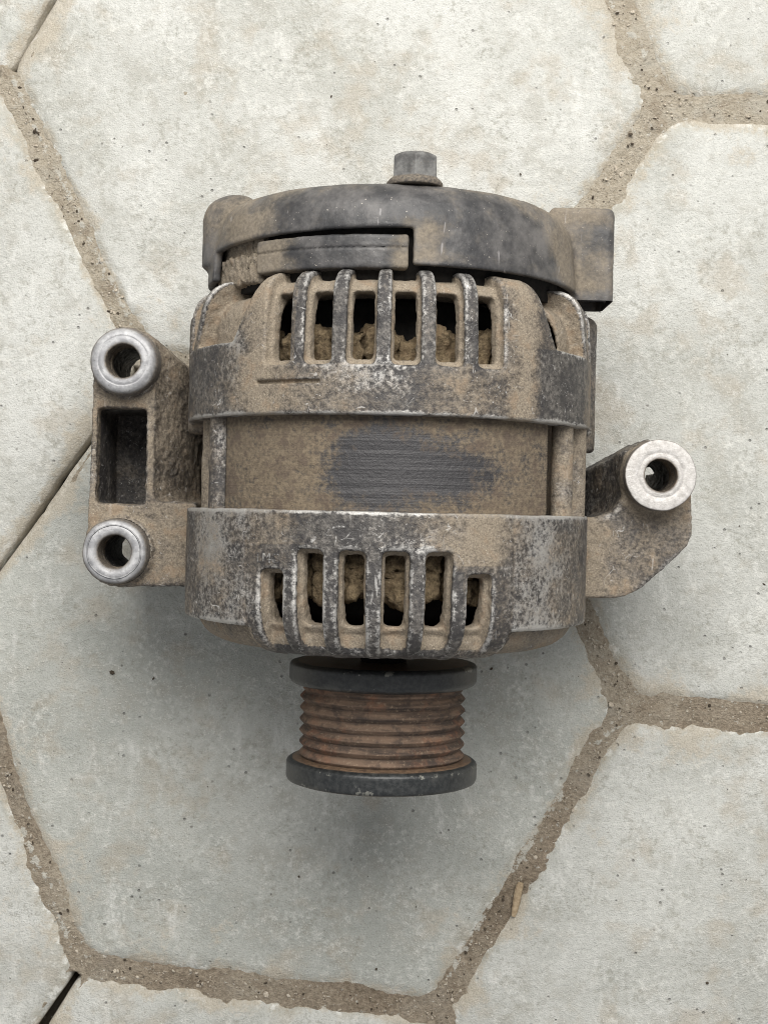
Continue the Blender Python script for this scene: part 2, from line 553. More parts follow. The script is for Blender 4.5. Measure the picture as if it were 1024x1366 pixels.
def concrete():
    m = Mat("pale_concrete_slab")
    # each slab gets its own patch of the pattern
    oi = m.nt.nodes.new("ShaderNodeObjectInfo")
    vm = m.nt.nodes.new("ShaderNodeVectorMath")
    vm.operation = 'ADD'
    cm = m.nt.nodes.new("ShaderNodeCombineXYZ")
    r = m.math('MULTIPLY', oi.outputs["Random"], 37.0)
    m.link(r, cm.inputs[0])
    m.link(r, cm.inputs[1])
    m.nt.links.new(m.co, vm.inputs[0])
    m.nt.links.new(cm.outputs[0], vm.inputs[1])
    m.co = vm.outputs[0]
    big = m.noise(0.45, 5, 0.6, dist=0.6)
    med = m.noise(2.4, 6, 0.62, w=2)
    fine = m.noise(11, 7, 0.7, w=3)
    grit = m.noise(42, 4, 0.65, w=5)
    tint = m.attr("tint", 'OBJECT')          # greyness of the single slab
    ed = m.attr("edge")
    warm = m.mix(m.rmp(big, 0.32, 0.68), (0.48, 0.478, 0.442), (0.62, 0.62, 0.59))
    cool = m.mix(m.rmp(big, 0.32, 0.68), (0.37, 0.38, 0.35), (0.48, 0.485, 0.445))
    c = m.mix(tint, warm, cool)
    c = m.mix(m.math('MULTIPLY', m.rmp(med, 0.50, 0.66), 0.45), c, (0.36, 0.345, 0.30))
    c = m.mix(m.math('MULTIPLY', m.rmp(m.noise(1.3, 5, 0.62, w=7), 0.52, 0.68), 0.5), c, (0.42, 0.37, 0.295))
    c = m.mix(m.math('MULTIPLY', m.rmp(fine, 0.50, 0.64), m.rmp(m.noise(1.7, 4, 0.6, w=31), 0.40, 0.62, 0.12, 0.55)), c, (0.70, 0.695, 0.65))
    c = m.mix(m.math('MULTIPLY', m.rmp(fine, 0.50, 0.36), m.rmp(m.noise(1.3, 4, 0.6, w=33), 0.42, 0.64, 0.10, 0.55)), c, (0.28, 0.27, 0.225))
    c = m.mix(m.math('MULTIPLY', m.rmp(grit, 0.55, 0.68), m.rmp(med, 0.42, 0.6, 0.12, 0.5)), c, (0.80, 0.79, 0.74))
    c = m.mix(m.math('MULTIPLY', m.rmp(grit, 0.45, 0.32), m.rmp(med, 0.6, 0.42, 0.10, 0.5)), c, (0.20, 0.19, 0.16))
    # pinholes and dark grains
    v1 = m.voronoi(7.5)
    gate = m.rmp(m.noise(2.0, 3, 0.6, w=11), 0.50, 0.60)
    sel = m.math('GREATER_THAN', m.sep(v1.outputs["Color"]), 0.62)
    hole = m.math('MULTIPLY', m.math('MULTIPLY', m.rmp(v1.outputs["Distance"], 0.20, 0.10), sel), gate)
    v2 = m.voronoi(3.1, vec=m.vec(loc=(5, 3, 0)))
    sel2 = m.math('GREATER_THAN', m.sep(v2.outputs["Color"]), 0.80)
    spot = m.math('MULTIPLY', m.rmp(m.math('ADD', v2.outputs["Distance"], m.math('MULTIPLY', fine, 0.12)), 0.155, 0.09), sel2)
    c = m.mix(m.math('MULTIPLY', hole, 0.5), c, (0.06, 0.055, 0.045))
    c = m.mix(m.math('MULTIPLY', spot, 0.6), c, (0.11, 0.10, 0.085))
    # lime and old mortar along the arris, grey cement on the bevel
    e1 = m.math('MULTIPLY', m.rmp(ed, 0.15, 0.9), m.rmp(m.math('ADD', m.math('MULTIPLY', fine, 0.5), m.math('MULTIPLY', med, 0.5)), 0.42, 0.55))
    c = m.mix(m.math('MULTIPLY', e1, 0.75), c, (0.40, 0.385, 0.33))
    e2 = m.math('MULTIPLY', m.rmp(ed, 0.55, 0.95), m.rmp(m.noise(6, 5, 0.65, w=13), 0.5, 0.58))
    c = m.mix(m.math('MULTIPLY', e2, 0.8), c, (0.74, 0.735, 0.69))
    e3 = m.math('MULTIPLY', m.rmp(ed, 0.35, 1.0), m.rmp(m.noise(4, 5, 0.65, w=15), 0.52, 0.62))
    c = m.mix(m.math('MULTIPLY', e3, 0.75), c, (0.36, 0.315, 0.245))
    sp = m.math('ADD', m.attr("spill"), m.math('MULTIPLY', m.math('SUBTRACT', m.noise(1.1, 3, 0.5, w=17), 0.5), 2.4))
    sp = m.math('ADD', sp, m.math('MULTIPLY', m.math('SUBTRACT', fine, 0.5), 1.1))
    sp = m.math('MULTIPLY', m.rmp(sp, 0.62, 1.0), m.rmp(m.attr("spill"), 0.02, 0.25))
    sc = m.mix(m.rmp(grit, 0.3, 0.7), (0.37, 0.325, 0.255), (0.53, 0.48, 0.395))
    c = m.mix(m.math('MULTIPLY', sp, 0.75), c, sc)
    h = m.math('ADD', m.math('MULTIPLY', fine, 1.6), grit)
    h = m.math('SUBTRACT', h, m.math('MULTIPLY', hole, 1.5))
    # long faint scuffs
    dv = m.nt.nodes.new("ShaderNodeVectorMath")
    dv.operation = 'ADD'
    nv = m.nt.nodes.new("ShaderNodeTexNoise")
    nv.inputs["Scale"].default_value = 0.9
    m.nt.links.new(m.co, nv.inputs["Vector"])
    m.nt.links.new(m.co, dv.inputs[0])
    m.nt.links.new(nv.outputs["Color"], dv.inputs[1])
    ve = m.voronoi(0.9, 'DISTANCE_TO_EDGE', dv.outputs[0])
    scuff = m.math('MULTIPLY', m.rmp(ve.outputs["Distance"], 0.022, 0.006), m.rmp(m.noise(1.4, 4, 0.6, w=19), 0.55, 0.68))
    c = m.mix(m.math('MULTIPLY', scuff, 0.22), c, (0.76, 0.755, 0.72))
    st = m.noise(2.2, 5, 0.7, m.vec((1.0, 0.35, 1.0), (0, 0, 0.6), (2, 5, 0)))
    c = m.mix(m.math('MULTIPLY', m.rmp(st, 0.58, 0.70), 0.4), c, (0.74, 0.735, 0.70))
    b = m.bump(h, 0.75, 3.0)
    b = m.bump(med, 0.30, 7.0, b)
    return m.fin(c, 0.9, 0.0, b, 0.25)


def _sep(s, col):
    n = s.nt.nodes.new("ShaderNodeSeparateColor")
    s.nt.links.new(col, n.inputs[0])
    return n.outputs[0]


Mat.sep = _sep


def sand():
    m = Mat("joint_sand")
    med = m.noise(2.5, 5, 0.6)
    fine = m.noise(16, 6, 0.7, w=2)
    grit = m.noise(46, 3, 0.65, w=3)
    c = m.mix(m.rmp(fine, 0.3, 0.7), (0.37, 0.32, 0.245), (0.53, 0.475, 0.385))
    c = m.mix(m.math('MULTIPLY', m.rmp(med, 0.5, 0.7), 0.55), c, (0.27, 0.215, 0.155))
    c = m.mix(m.math('MULTIPLY', m.rmp(m.noise(1.2, 4, 0.6, w=12), 0.5, 0.7), 0.6), c, (0.50, 0.475, 0.41))
    c = m.mix(m.math('MULTIPLY', m.rmp(grit, 0.62, 0.72), 0.7), c, (0.55, 0.48, 0.38))
    c = m.mix(m.math('MULTIPLY', m.rmp(m.noise(24, 3, 0.6, w=6), 0.63, 0.72), 0.8), c, (0.07, 0.05, 0.035))
    so = m.attr('brown')
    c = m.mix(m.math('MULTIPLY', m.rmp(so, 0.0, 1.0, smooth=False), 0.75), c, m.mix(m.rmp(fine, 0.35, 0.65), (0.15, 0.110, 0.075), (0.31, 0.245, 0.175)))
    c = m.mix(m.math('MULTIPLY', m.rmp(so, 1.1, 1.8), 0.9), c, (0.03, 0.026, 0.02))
    c = m.mix(m.rmp(m.math('ADD', m.attr('lime'), m.math('MULTIPLY', m.math('SUBTRACT', m.noise(9, 6, 0.7, w=8), 0.5), 4.5)), 0.45, 0.75), c, (0.56, 0.535, 0.47))
    return m.fin(c, 0.97, 0.0, m.bump(m.math('ADD', m.math('MULTIPLY', fine, 2.0), grit), 0.9, 4.0), 0.15)


def plain(name, a, b, scale=12, rough=0.9, metal=0.0):
    m = Mat(name)
    f = m.noise(scale, 5, 0.65)
    return m.fin(m.mix(m.rmp(f, 0.3, 0.7), a, b), rough, metal, m.bump(f, 0.4, 1.5), 0.3)


M_ALU = bare_alu()
M_STEEL = steel("worn_bushing_steel")
M_BOLT = steel("tarnished_bolt_steel", (0.10, 0.10, 0.10), (0.22, 0.22, 0.215), 0.5)
M_PLASTIC = plastic()
M_CAKE = caked_dust("caked_winding_dust", (0.085, 0.062, 0.038), (0.25, 0.19, 0.115), (0.16, 0.11, 0.065))
M_STATOR = stator_mat()
M_FLANGE = flange_mat()
M_RUST = rust_mat()
M_CONC = concrete()
M_SAND = sand()
M_DARK = plain("shaded_interior_black", (0.008, 0.008, 0.008), (0.02, 0.018, 0.016))  # near-black colour stands in for the shade inside the closed housing
M_GRIT = plain("pale_grit", (0.28, 0.23, 0.17), (0.55, 0.50, 0.42), 60)
M_SOIL = plain("dark_crumb", (0.035, 0.028, 0.02), (0.09, 0.07, 0.05), 60)
M_WOOD = plain("dry_wood", (0.27, 0.20, 0.125), (0.42, 0.33, 0.22), 20)

# ------------------------------------------------------------------ the ground: joint sand and hexagonal slabs
meas_R = {(0, 0): (190, 480), (1, 0): (885, 138), (0, 1): (108, 1290), (1, 1): (834, 945)}
meas_L = {(0, 0): (640, 512), (-1, 0): (-65, 850), (-1, -1): (10, 103), (0, 1): (582, 1352)}
LA, LB = np.array([708., -345.]), np.array([-65., 810.])


def vert(kind, i, j):
    t = meas_R if kind == 'R' else meas_L
    if (i, j) in t:
        return np.array(t[(i, j)], float)
    base = np.array((190., 480.) if kind == 'R' else (640., 512.))
    return base + i * LA + j * LB


narrow = {('L', -1, 0, 'R', 0, 0): 3.0, ('L', -1, -1, 'R', 0, -1): 3.4, ('L', -1, 1, 'R', 0, 1): 5.0, ('L', -1, -1, 'R', -1, -1): 4.0}
wide = {('L', -1, -1, 'R', 0, 0): 13, ('L', 0, 0, 'R', 1, 0): 20, ('L', 0, -1, 'R', 1, 0): 21, ('L', 1, 0, 'R', 1, 0): 20,
        ('L', 0, 0, 'R', 1, 1): 16, ('L', 1, 1, 'R', 1, 1): 19, ('L', 0, 1, 'R', 1, 1): 13, ('L', 0, 1, 'R', 0, 1): 14,
        ('L', -1, 0, 'R', 0, 1): 12, ('L', 0, 0, 'R', 0, 0): 15}


def edge_half(k1, k2):
    a, b = (k1, k2) if k1[0] == 'L' else (k2, k1)
    key = a + b
    return narrow.get(key, wide.get(key, 15) * 0.85)


# sand sheet: fine in the middle, coarse outside, with open cracks along the narrow joints
def seg_dist(px, py, a, b):
    e = b - a
    t = np.clip(((px - a[0]) * e[0] + (py - a[1]) * e[1]) / (e @ e), 0, 1)
    return np.hypot(px - a[0] - t * e[0], py - a[1] - t * e[1])


gx = np.concatenate([[-6000, -3000, -1500, -900], np.arange(-640, 641, 3.5), [900, 1500, 3000, 6000]])
gy = np.concatenate([[-6000, -3000, -1800, -1100], np.arange(-820, 821, 3.5), [1100, 1800, 3000, 6000]])
GX, GY = np.meshgrid(gx, gy, indexing='ij')
gp = np.stack([GX.ravel(), GY.ravel(), np.zeros(GX.size)], 1)
gz = G - 5 + 5 * fbm(gp, 60, 3) + 3.0 * fbm(gp, 14, 5, 3)
brown = np.clip(0.45 - gp[:, 1] / 900.0, 0, 1) * np.clip(0.75 + 1.2 * fbm(gp, 160, 97, 3), 0, 1.3)  # joint sand gets darker and browner towards the lower joints
for key, hw in narrow.items():
    a = ground_pt(*vert(key[0], key[1], key[2]))
    b = ground_pt(*vert(key[3], key[4], key[5]))
    t_ = 26.0 / np.linalg.norm(b - a)
    a, b = a + (b - a) * t_, b + (a - b) * t_
    dd = seg_dist(gp[:, 0], gp[:, 1], a, b)
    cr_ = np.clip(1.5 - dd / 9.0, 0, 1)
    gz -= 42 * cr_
    brown = np.maximum(brown, 2.0 * cr_)
lime = np.zeros(len(gp))
for (p0, p1, wdt) in (((20, 108), (62, 200), 5), ((62, 200), (172, 425), 6), ((640, 1232), (752, 1050), 7), ((600, 1300), (650, 1215), 7), ((800, 990), (838, 960), 5),
                      ((818, 0), (862, 75), 6), ((20, 1092), (60, 1170), 6), ((50, 1150), (95, 1265), 6), ((850, 925), (835, 905), 5)):
    a, b = ground_pt(*p0), ground_pt(*p1)
    q3 = gp * [1, 1, 0]
    dd = seg_dist(gp[:, 0] + 7 * fbm(q3, 45, 71, 3), gp[:, 1] + 7 * fbm(q3, 45, 73, 3), a, b)
    m_ = 0.75 * np.clip(1.7 - dd / (wdt * 0.6), 0, 1) * np.clip(0.9 + 3.2 * fbm(q3, 24, 75, 2), 0, 1)
    lime = np.maximum(lime, m_)
gz += 2.5 * lime
gp[:, 2] = gz
ni, nj = len(gx), len(gy)
ii, jj = np.meshgrid(np.arange(ni - 1), np.arange(nj - 1), indexing='ij')
gq = np.stack([ii * nj + jj, (ii + 1) * nj + jj, (ii + 1) * nj + jj + 1, ii * nj + jj + 1], -1).reshape(-1, 4)
ground = obj_from("ground", gp, gq, M_SAND, attrs={"lime": lime, "brown": brown})
ground["kind"] = "structure"

tints = {(0, 0): 0.12, (0, 1): 0.85, (1, 1): 0.30, (1, 2): 0.35, (-1, 0): 0.15, (-1, 1): 0.25, (0, 2): 0.45, (-1, -1): 0.5, (1, 0): 0.10, (0, -1): 0.6}


def slab(i, j):
    keys = [('R', i, j), ('L', i, j), ('R', i + 1, j), ('L', i, j - 1), ('R', i, j - 1), ('L', i - 1, j - 1)]
    pts = [ground_pt(*vert(*k)) for k in keys]
    n = 6
    # counter-clockwise?
    area2 = sum(pts[k][0] * pts[(k + 1) % n][1] - pts[(k + 1) % n][0] * pts[k][1] for k in range(n))
    if area2 < 0:
        pts = pts[::-1]
        keys = keys[::-1]
    hw = [edge_half(keys[k], keys[(k + 1) % n]) for k in range(n)]

    def inset(extra):
        lines = []
        for k in range(n):
            a, b = pts[k], pts[(k + 1) % n]
            t = (b - a) / np.linalg.norm(b - a)
            nr = np.array([-t[1], t[0]])
            lines.append((a + nr * (hw[k] + extra), t))
        out = []
        for k in range(n):
            (p, t), (q, s) = lines[k - 1], lines[k]
            m = np.array([[t[0], -s[0]], [t[1], -s[1]]])
            u = np.linalg.solve(m, q - p)
            out.append(p + t * u[0])
        return out
    near = abs(i - 0.3) < 1.2 and abs(j - 0.5) < 1.8
    c0 = np.mean(pts, axis=0)
    ring = inset(0)
    # rounded corners, resampled outline
    per = []
    for k in range(n):
        a, b, c = ring[k - 1], ring[k], ring[(k + 1) % n]
        r = 26.0
        p0 = b + (a - b) / np.linalg.norm(a - b) * r
        p1 = b + (c - b) / np.linalg.norm(c - b) * r
        for t in np.linspace(0, 1, 8):
            per.append((1 - t) ** 2 * p0 + 2 * t * (1 - t) * b + t * t * p1)
        nx = ring[(k + 1) % n]
        L = np.linalg.norm(nx - b) - 2 * r
        ns = int(L / (4.0 if near else 20.0))
        e = (nx - b) / np.linalg.norm(nx - b)
        for t in range(1, ns):
            per.append(p1 + e * L * t / ns)
    per = np.array(per)
    m = len(per)
    tang = np.roll(per, -1, 0) - np.roll(per, 1, 0)
    tang /= np.linalg.norm(tang, axis=1, keepdims=True)
    inn = np.stack([-tang[:, 1], tang[:, 0]], 1)
    p3 = np.concatenate([per, np.full((m, 1), (i * 7 + j * 13) * 91.7)], 1)
    wob = 9.0 * fbm(p3, 150, 2, 3) + 0.7 * fbm(p3, 16, 4, 3)
    chip = np.maximum(0, fbm(p3, 38, 9, 3) - 0.30) * 14
    cw = 22 + 18 * fbm(p3, 90, 12, 3)
    cw = np.clip(cw, 8, 34)
    dz = 2.0 * vnoise(np.array([[i * 50.3, j * 71.7, 5.0]]), 10, 3)[0]
    rings, eds, spl = [], [], []
    prof = [(-1.0, -60, 1.0), (0.0, -10, 1.0), (0.12, -7.0, 1.0), (0.4, -3.8, 0.85), (0.75, -1.2, 0.55), (1.0, -0.25, 0.25), (1.35, 0.0, 0.0)]
    for f, z, e in prof:
        off = wob + np.maximum(f, 0) * cw + (chip * (1 - max(f, 0) * 0.5) if f >= 0 else chip)
        xy = per + inn * off[:, None] - (inn * 2.0 if f < 0 else 0)
        zz = np.full(m, z) + (fbm(p3, 10, 21 + int(f * 10), 2) * 2.2 if 0 < f < 1 else 0)
        rings.append(np.column_stack([xy, zz + G + dz]))
        eds.append(np.full(m, e))
        spl.append(np.full(m, 1.0 - 0.35 * max(0, min(f, 1.35))))
    # inner rings carry the edge mask smoothly inwards
    last = rings[-1][:, :2]
    eds[-1] = np.full(m, 0.12)
    for t in (0.05, 0.12, 0.22, 0.34, 0.46, 0.58, 0.70, 0.82, 0.93):
        xy = last + (c0 - last) * t
        p4 = np.column_stack([xy, np.full(m, 37.0)])
        rings.append(np.column_stack([xy, G + dz + 2.2 * fbm(p4, 120, 61, 2) * min(1, t * 5)]))
        eds.append(np.full(m, 0.0))
        spl.append(np.full(m, max(0.0, 0.55 - t * 2.7)))
    v = np.concatenate(rings)
    faces = []
    for r in range(len(rings) - 1):
        for a in range(m):
            b = (a + 1) % m
            faces.append((r * m + a, r * m + b, (r + 1) * m + b, (r + 1) * m + a))
    faces.append(tuple(range((len(rings) - 1) * m, len(rings) * m)))
    ob = obj_from("paving_slab", v, faces, M_CONC, ground, attrs={"edge": np.concatenate(eds), "spill": np.concatenate(spl)})
    ob["tint"] = tints.get((i, j), float(0.2 + 0.4 * random.random()))
    return ob


for (i, j) in [(0, 0), (0, 1), (1, 1), (1, 2), (1, 0), (-1, 0), (-1, 1), (0, 2), (0, -1), (-1, -1), (2, 1), (2, 2), (2, 3), (-1, 2), (1, 3), (-2, 0), (-2, -1), (2, 0), (1, -1)]:
    slab(i, j)

# ------------------------------------------------------------------ the alternator
alt = bpy.data.objects.new("alternator", None)
scene.collection.objects.link(alt)
alt.location = (OX * K, 0, 0)
alt.rotation_euler = (0, 0, ROT)
alt["label"] = "dusty worn car alternator with rusty ribbed pulley lying on hexagonal concrete paving"
alt["category"] = "alternator"


def polar(x, z):
    return np.sqrt(x * x + z * z), np.degrees(np.arctan2(x, z))


RS = 255.0 * math.pi / 180.0     # u per degree near the outer surface
REAR_PITCH, REAR_OFF = 11.4, 3.75


def rear_outer(x, y, z, rho):
    R = 265.0 - 0.05 * np.maximum(y - 190, 0)
    return smax(smax(rho - R, y - 285, 40), 112 - y, 3)


def rear_slot(th):
    k = np.clip(np.round((th - REAR_OFF) / REAR_PITCH), -3, 2)
    return (th - (k * REAR_PITCH + REAR_OFF)) * RS


def rear_recess(y, th, outer):
    bl = -(36.0 + np.clip((285 - y) / 85.0, 0, 1) * 10.5)
    left = np.maximum((th - bl) * RS, (-84 - th) * RS)
    fin = -(61 + np.clip((285 - y) / 85.0, 0, 1) * 9)
    left = np.maximum(left, 7 - np.abs(th - fin) * RS)
    br = 40.5 + np.clip((285 - y) / 85.0, 0, 1) * 9.0
    right = np.maximum((br - th) * RS, (th - 84) * RS)
    finr = 66 + np.clip((285 - y) / 85.0, 0, 1) * 6
    right = np.maximum(right, 9 - np.abs(th - finr) * RS)
    rec = smax(np.minimum(left, right), 201 - y, 6)
    depth = 21
    return smax(rec, -(outer + depth), 5)


def rear_f(x, y, z):
    rho, th = polar(x, z)
    outer = rear_outer(x, y, z, rho)
    # bolt bosses at the flanks
    for a, r, y0, y1 in ((97, 24, 86, 268), (-99, 20, 100, 262)):
        bx, bz = 256 * math.sin(math.radians(a)), 256 * math.cos(math.radians(a))
        bo = smax(smax(np.hypot(x - bx, z - bz) - r, y - y1, 14), y0 - y, 8)
        outer = smin(outer, bo, 12)
    d = smax(outer, -smax(rho - 238, y - 262, 50), 3)
    s = rear_slot(th)
    ch = smax(np.abs(s) - 17.0, 170 - y, 9)
    ch = smax(ch, -(outer + 11), 4)
    d = smax(d, -ch, 4)
    rec = rear_recess(y, th, outer)
    d = smax(d, -rec, 3)
    hole = smax(smax(np.abs(s) - 13.5, 176 - y, 6), y - 256, 6)
    hole2 = smax(smax(np.abs(th - 48.0 - np.clip((285 - y) / 85.0, 0, 1) * 9.0) * RS - 17, 208 - y, 5), y - 258, 5)
    hole3 = smax(smax(np.abs(th + 41.0 + np.clip((285 - y) / 85.0, 0, 1) * 10.5) * RS - 9, 225 - y, 3), y - 256, 3)
    hole = np.minimum(np.minimum(hole, hole2), hole3)
    d = smax(d, -np.maximum(hole, 190 - rho), 4)
    gr = smax(np.maximum(np.abs(th + 27.5) * RS - 42, np.abs(y - 150) - 2.0), 259 - rho, 2)
    d = smax(d, -gr, 2)
    return d


def build_casting(f, lo, hi, h, dustf, lump, mat, name, parent, split=None, wear_gain=1.0, seed=1, it=2, wearf=None):
    v, q = surface_net(f, lo, hi, h)
    v = project(f, v, h, it)
    n = vert_normals(v, q)
    cv = curvature(v, q, n, 6)
    cv = smooth_field(v, q, cv, 2)
    dust = dustf(v, n)
    dust = np.clip(dust - np.clip(cv, -2, 2) * 0.16, 0, 1.4)
    wear = np.clip(cv * 0.62, 0, 1.1) * wear_gain
    if wearf is not None:
        wear = wear + wearf(v)
    amp = lump(v, n, dust)
    v = v + n * (amp * fbm(v, 6.5, seed, 3) + 0.9 * fbm(v, 40.0, seed + 3, 2) + 0.5 * fbm(v, 5.0, seed + 7, 2))[:, None]
    n = vert_normals(v, q)
    attrs = {"dust": dust, "wear": wear}
    if split is None:
        return obj_from(name, v, q, mat, parent, attrs=attrs)
    lab = split(v[q].mean(1))
    vv, qq, nn, at = submesh(v, q, lab == 0, n, attrs)
    main = obj_from(name, vv, qq, mat, parent, nn, at)
    for k in range(1, int(lab.max()) + 1):
        if (lab == k).sum() < 20:
            continue
        vv, qq, nn, at = submesh(v, q, lab == k, n, attrs)
        obj_from("cooling_rib", vv, qq, mat, main, nn, at)
    return main


def rear_dust(v, n):
    x, y, z = v.T
    rho, th = polar(x, z)
    o = rear_outer(x, y, z, rho)
    d = np.where(o < -4, 1.05, 0.5)
    d = np.where(o < -28, 1.0, d)
    # tan run-down stains on the two broad pillars, darker rub marks at the ends of the band
    st = np.exp(-((th + 36) / 6.5) ** 2) * 0.45 + np.exp(-((th - 37.5) / 5.5) ** 2) * 0.5
    d = d + np.where(o > -4, st, 0)
    d = d - np.where((o > -4) & (y < 200), np.exp(-((th - 55) / 11) ** 2) * 0.75 + np.exp(-((th + 58) / 12) ** 2) * 0.3 + np.exp(-((th + 3) / 13) ** 2) * 0.15, 0)
    rib = (np.abs(th) < 25) & (y > 172 + 14 * fbm(v, 20, 91, 3)) & (o > -5)
    return np.where(rib, 0.12, d)


def rear_lump(v, n, dust):
    x, y, z = v.T
    rho, th = polar(x, z)
    o = rear_outer(x, y, z, rho)
    return np.where((o < -4) & (np.abs(th) < 80), 1.7, 0.6)


def rear_split(c):
    x, y, z = c.T
    rho, th = polar(x, z)
    lab = np.zeros(len(c), int)
    o = rear_outer(x, y, z, rho)
    for k in range(5):
        a = (k - 2.5) * REAR_PITCH + REAR_OFF
        lab[(np.abs(th - a) * RS < 12.0) & (y > 168) & (rho > 225)] = k + 1
    return lab


rear = build_casting(rear_f, (-282, 82, -282), (282, 290, 282), 2.5, rear_dust, rear_lump, M_REAR, "rear_housing", alt, rear_split, seed=2,
                     wearf=lambda v: 0.4 * np.exp(-((np.degrees(np.arctan2(v[:, 0], v[:, 2])) + 6) / 12) ** 2) * np.exp(-((v[:, 1] - 155) / 22) ** 2)
                     + 0.45 * np.exp(-((np.degrees(np.arctan2(v[:, 0], v[:, 2])) + 45) / 5) ** 2) * (v[:, 1] < 215)
                     + np.clip(0.5 + 2.5 * fbm(v, 22, 81, 3), 0, 1) * np.exp(-((v[:, 1] - 113) / 2.2) ** 2))

# front housing ------------------------------------------------
F_PITCH, F_OFF = 11.15, -31.0


def front_outer(x, y, z, rho, th):
    dome = smax(rho - 251, -172 - y, 60)
    band = smax(smax(rho - 264, -139 - y, 5), np.minimum(34.5 - th, th + 39) * RS, 6)
    mid = smax(smax(rho - 264, -175 - y, 66), np.maximum(th - 35.5, -40 - th) * RS, 8)
    return smax(np.minimum(smin(dome, mid, 6), band), y, 3)


def front_slot(th):
    k = np.clip(np.round((th - F_OFF) / F_PITCH), 0, 5)
    return (th - (k * F_PITCH + F_OFF)) * RS, np.where((k == 0) | (k == 5), -70.0, -45.0)


def front_f(x, y, z):
    rho, th = polar(x, z)
    outer = front_outer(x, y, z, rho, th)
    d = smax(outer, -smax(rho - 236, -148 - y, 66), 3)
    s, yt = front_slot(th)
    w = 14.8 * np.clip(rho / 255.0, 0.3, 1.02)
    ch = smax(np.abs(s) - 16.0, y - yt, 9)
    ch = np.maximum(ch, 196 - rho)
    ch = smax(ch, -(outer + 13 * np.clip((y + 170) / 26, 0.0, 1)), 4)
    d = smax(d, -ch, 4)
    hole = smax(smax(np.abs(s) - 12.8, y - yt + 5, 6), -134 - y, 8)
    d = smax(d, -np.maximum(hole, 190 - rho), 4)
    # shaft opening in the nose
    d = np.maximum(d, -(rho - 60))
    return d


def front_dust(v, n):
    x, y, z = v.T
    rho, th = polar(x, z)
    o = front_outer(x, y, z, rho, th)
    d = np.where(o < -4, 1.05, 0.42)
    d = d + np.where(o > -4, 0.35 * np.exp(-((th - 24) / 9) ** 2) * (y > -60) + 0.3 * np.exp(-((th + 30) / 9) ** 2) * (y > -40)
                     - 0.3 * np.exp(-((th + 12) / 12) ** 2), 0)
    rib = (th > -34) & (th < 20) & (y < np.where((th < -25) | (th > 16), -68, -42) + 12 * fbm(v, 20, 89, 3)) & (o > -5)
    d = np.where(rib, 0.08, d)
    return np.where((y < -141) & (np.abs(th) > 38), 0.85, d)


def front_lump(v, n, dust):
    x, y, z = v.T
    rho, th = polar(x, z)
    o = front_outer(x, y, z, rho, th)
    return np.where((o < -4) & (np.abs(th) < 80), 1.9, 0.6)


def front_split(c):
    x, y, z = c.T
    rho, th = polar(x, z)
    lab = np.zeros(len(c), int)
    for k in range(5):
        a = F_OFF + F_PITCH * (k + 0.5)
        lab[(np.abs(th - a) * RS < 11.0) & (y < -48) & (y > -168) & (rho > 215)] = k + 1
    return lab


front = build_casting(front_f, (-268, -176, -268), (268, 2, 268), 2.5, front_dust, front_lump, M_FRONT, "front_housing", alt, front_split, seed=5,
                      wearf=lambda v: (0.32 + 0.5 * fbm(v, 60, 85, 4)) * np.exp(-((np.degrees(np.arctan2(v[:, 0], v[:, 2])) + 52) / 14) ** 2) * (v[:, 1] > -142)
                      + (0.34 + 0.5 * fbm(v, 60, 87, 4)) * np.exp(-((np.degrees(np.arctan2(v[:, 0], v[:, 2])) - 46) / 11) ** 2) * (v[:, 1] > -142)
                      + 0.35 * np.exp(-((np.degrees(np.arctan2(v[:, 0], v[:, 2])) - 5) / 14) ** 2) * np.exp(-((v[:, 1] + 38) / 14) ** 2)
                      + np.clip(0.5 + 2.5 * fbm(v, 22, 83, 3), 0, 1) * np.exp(-((v[:, 1] + 1) / 2.2) ** 2))

# faint cast letters above the leftmost front slot
cu = bpy.data.curves.new("cast_lettering", 'FONT')
cu.body = "LMC"
cu.size = 17 * K
cu.extrude = 0.6 * K
cu.offset = 0.0
tmp = bpy.data.objects.new("tmp_text", cu)
scene.collection.objects.link(tmp)
dg = bpy.context.evaluated_depsgraph_get()
tm = bpy.data.meshes.new_from_object(tmp.evaluated_get(dg))
tv = np.array([v.co[:] for v in tm.vertices]) / K
tf = [tuple(p.vertices) for p in tm.polygons]
bpy.data.objects.remove(tmp)
a0 = math.radians(-35.5)
aa = a0 + tv[:, 0] / 264.0
rr = 264.0 + tv[:, 2]
lv = np.stack([np.sin(aa) * rr, tv[:, 1] - 63.0, np.cos(aa) * rr], 1)
obj_from("cast_lettering", lv, tf, M_FRONT, front, attrs={"dust": np.full(len(lv), 0.1), "wear": np.full(len(lv), 0.3)}, smooth=False)

# stator ------------------------------------------------
seg = 540
ys = np.linspace(-4, 116, 116)
thd = np.linspace(-180, 180, seg, endpoint=False)
TH, YS = np.meshgrid(thd, ys, indexing='ij')
lam = np.where(np.arange(116) % 2 == 0, 0.35, -0.35)
rs = np.where((TH > -54.6) & (TH < 52.4), 247.0, np.where((TH > 0) & (TH < 59), 196.0, 222.0)) + lam[None, :]
sv = np.stack([np.sin(np.radians(TH)) * rs, YS, np.cos(np.radians(TH)) * rs], -1).reshape(-1, 3)
sv[:, 2] += 0
i, j = np.meshgrid(np.arange(seg), np.arange(115), indexing='ij')
sq = np.stack([i * 116 + j, ((i + 1) % seg) * 116 + j, ((i + 1) % seg) * 116 + j + 1, i * 116 + j + 1], -1).reshape(-1, 4)[:, ::-1]
rad = sv / np.linalg.norm(sv * [1, 0, 1], axis=1, keepdims=True) * [1, 0, 1]
tt, yy = TH.ravel(), YS.ravel()
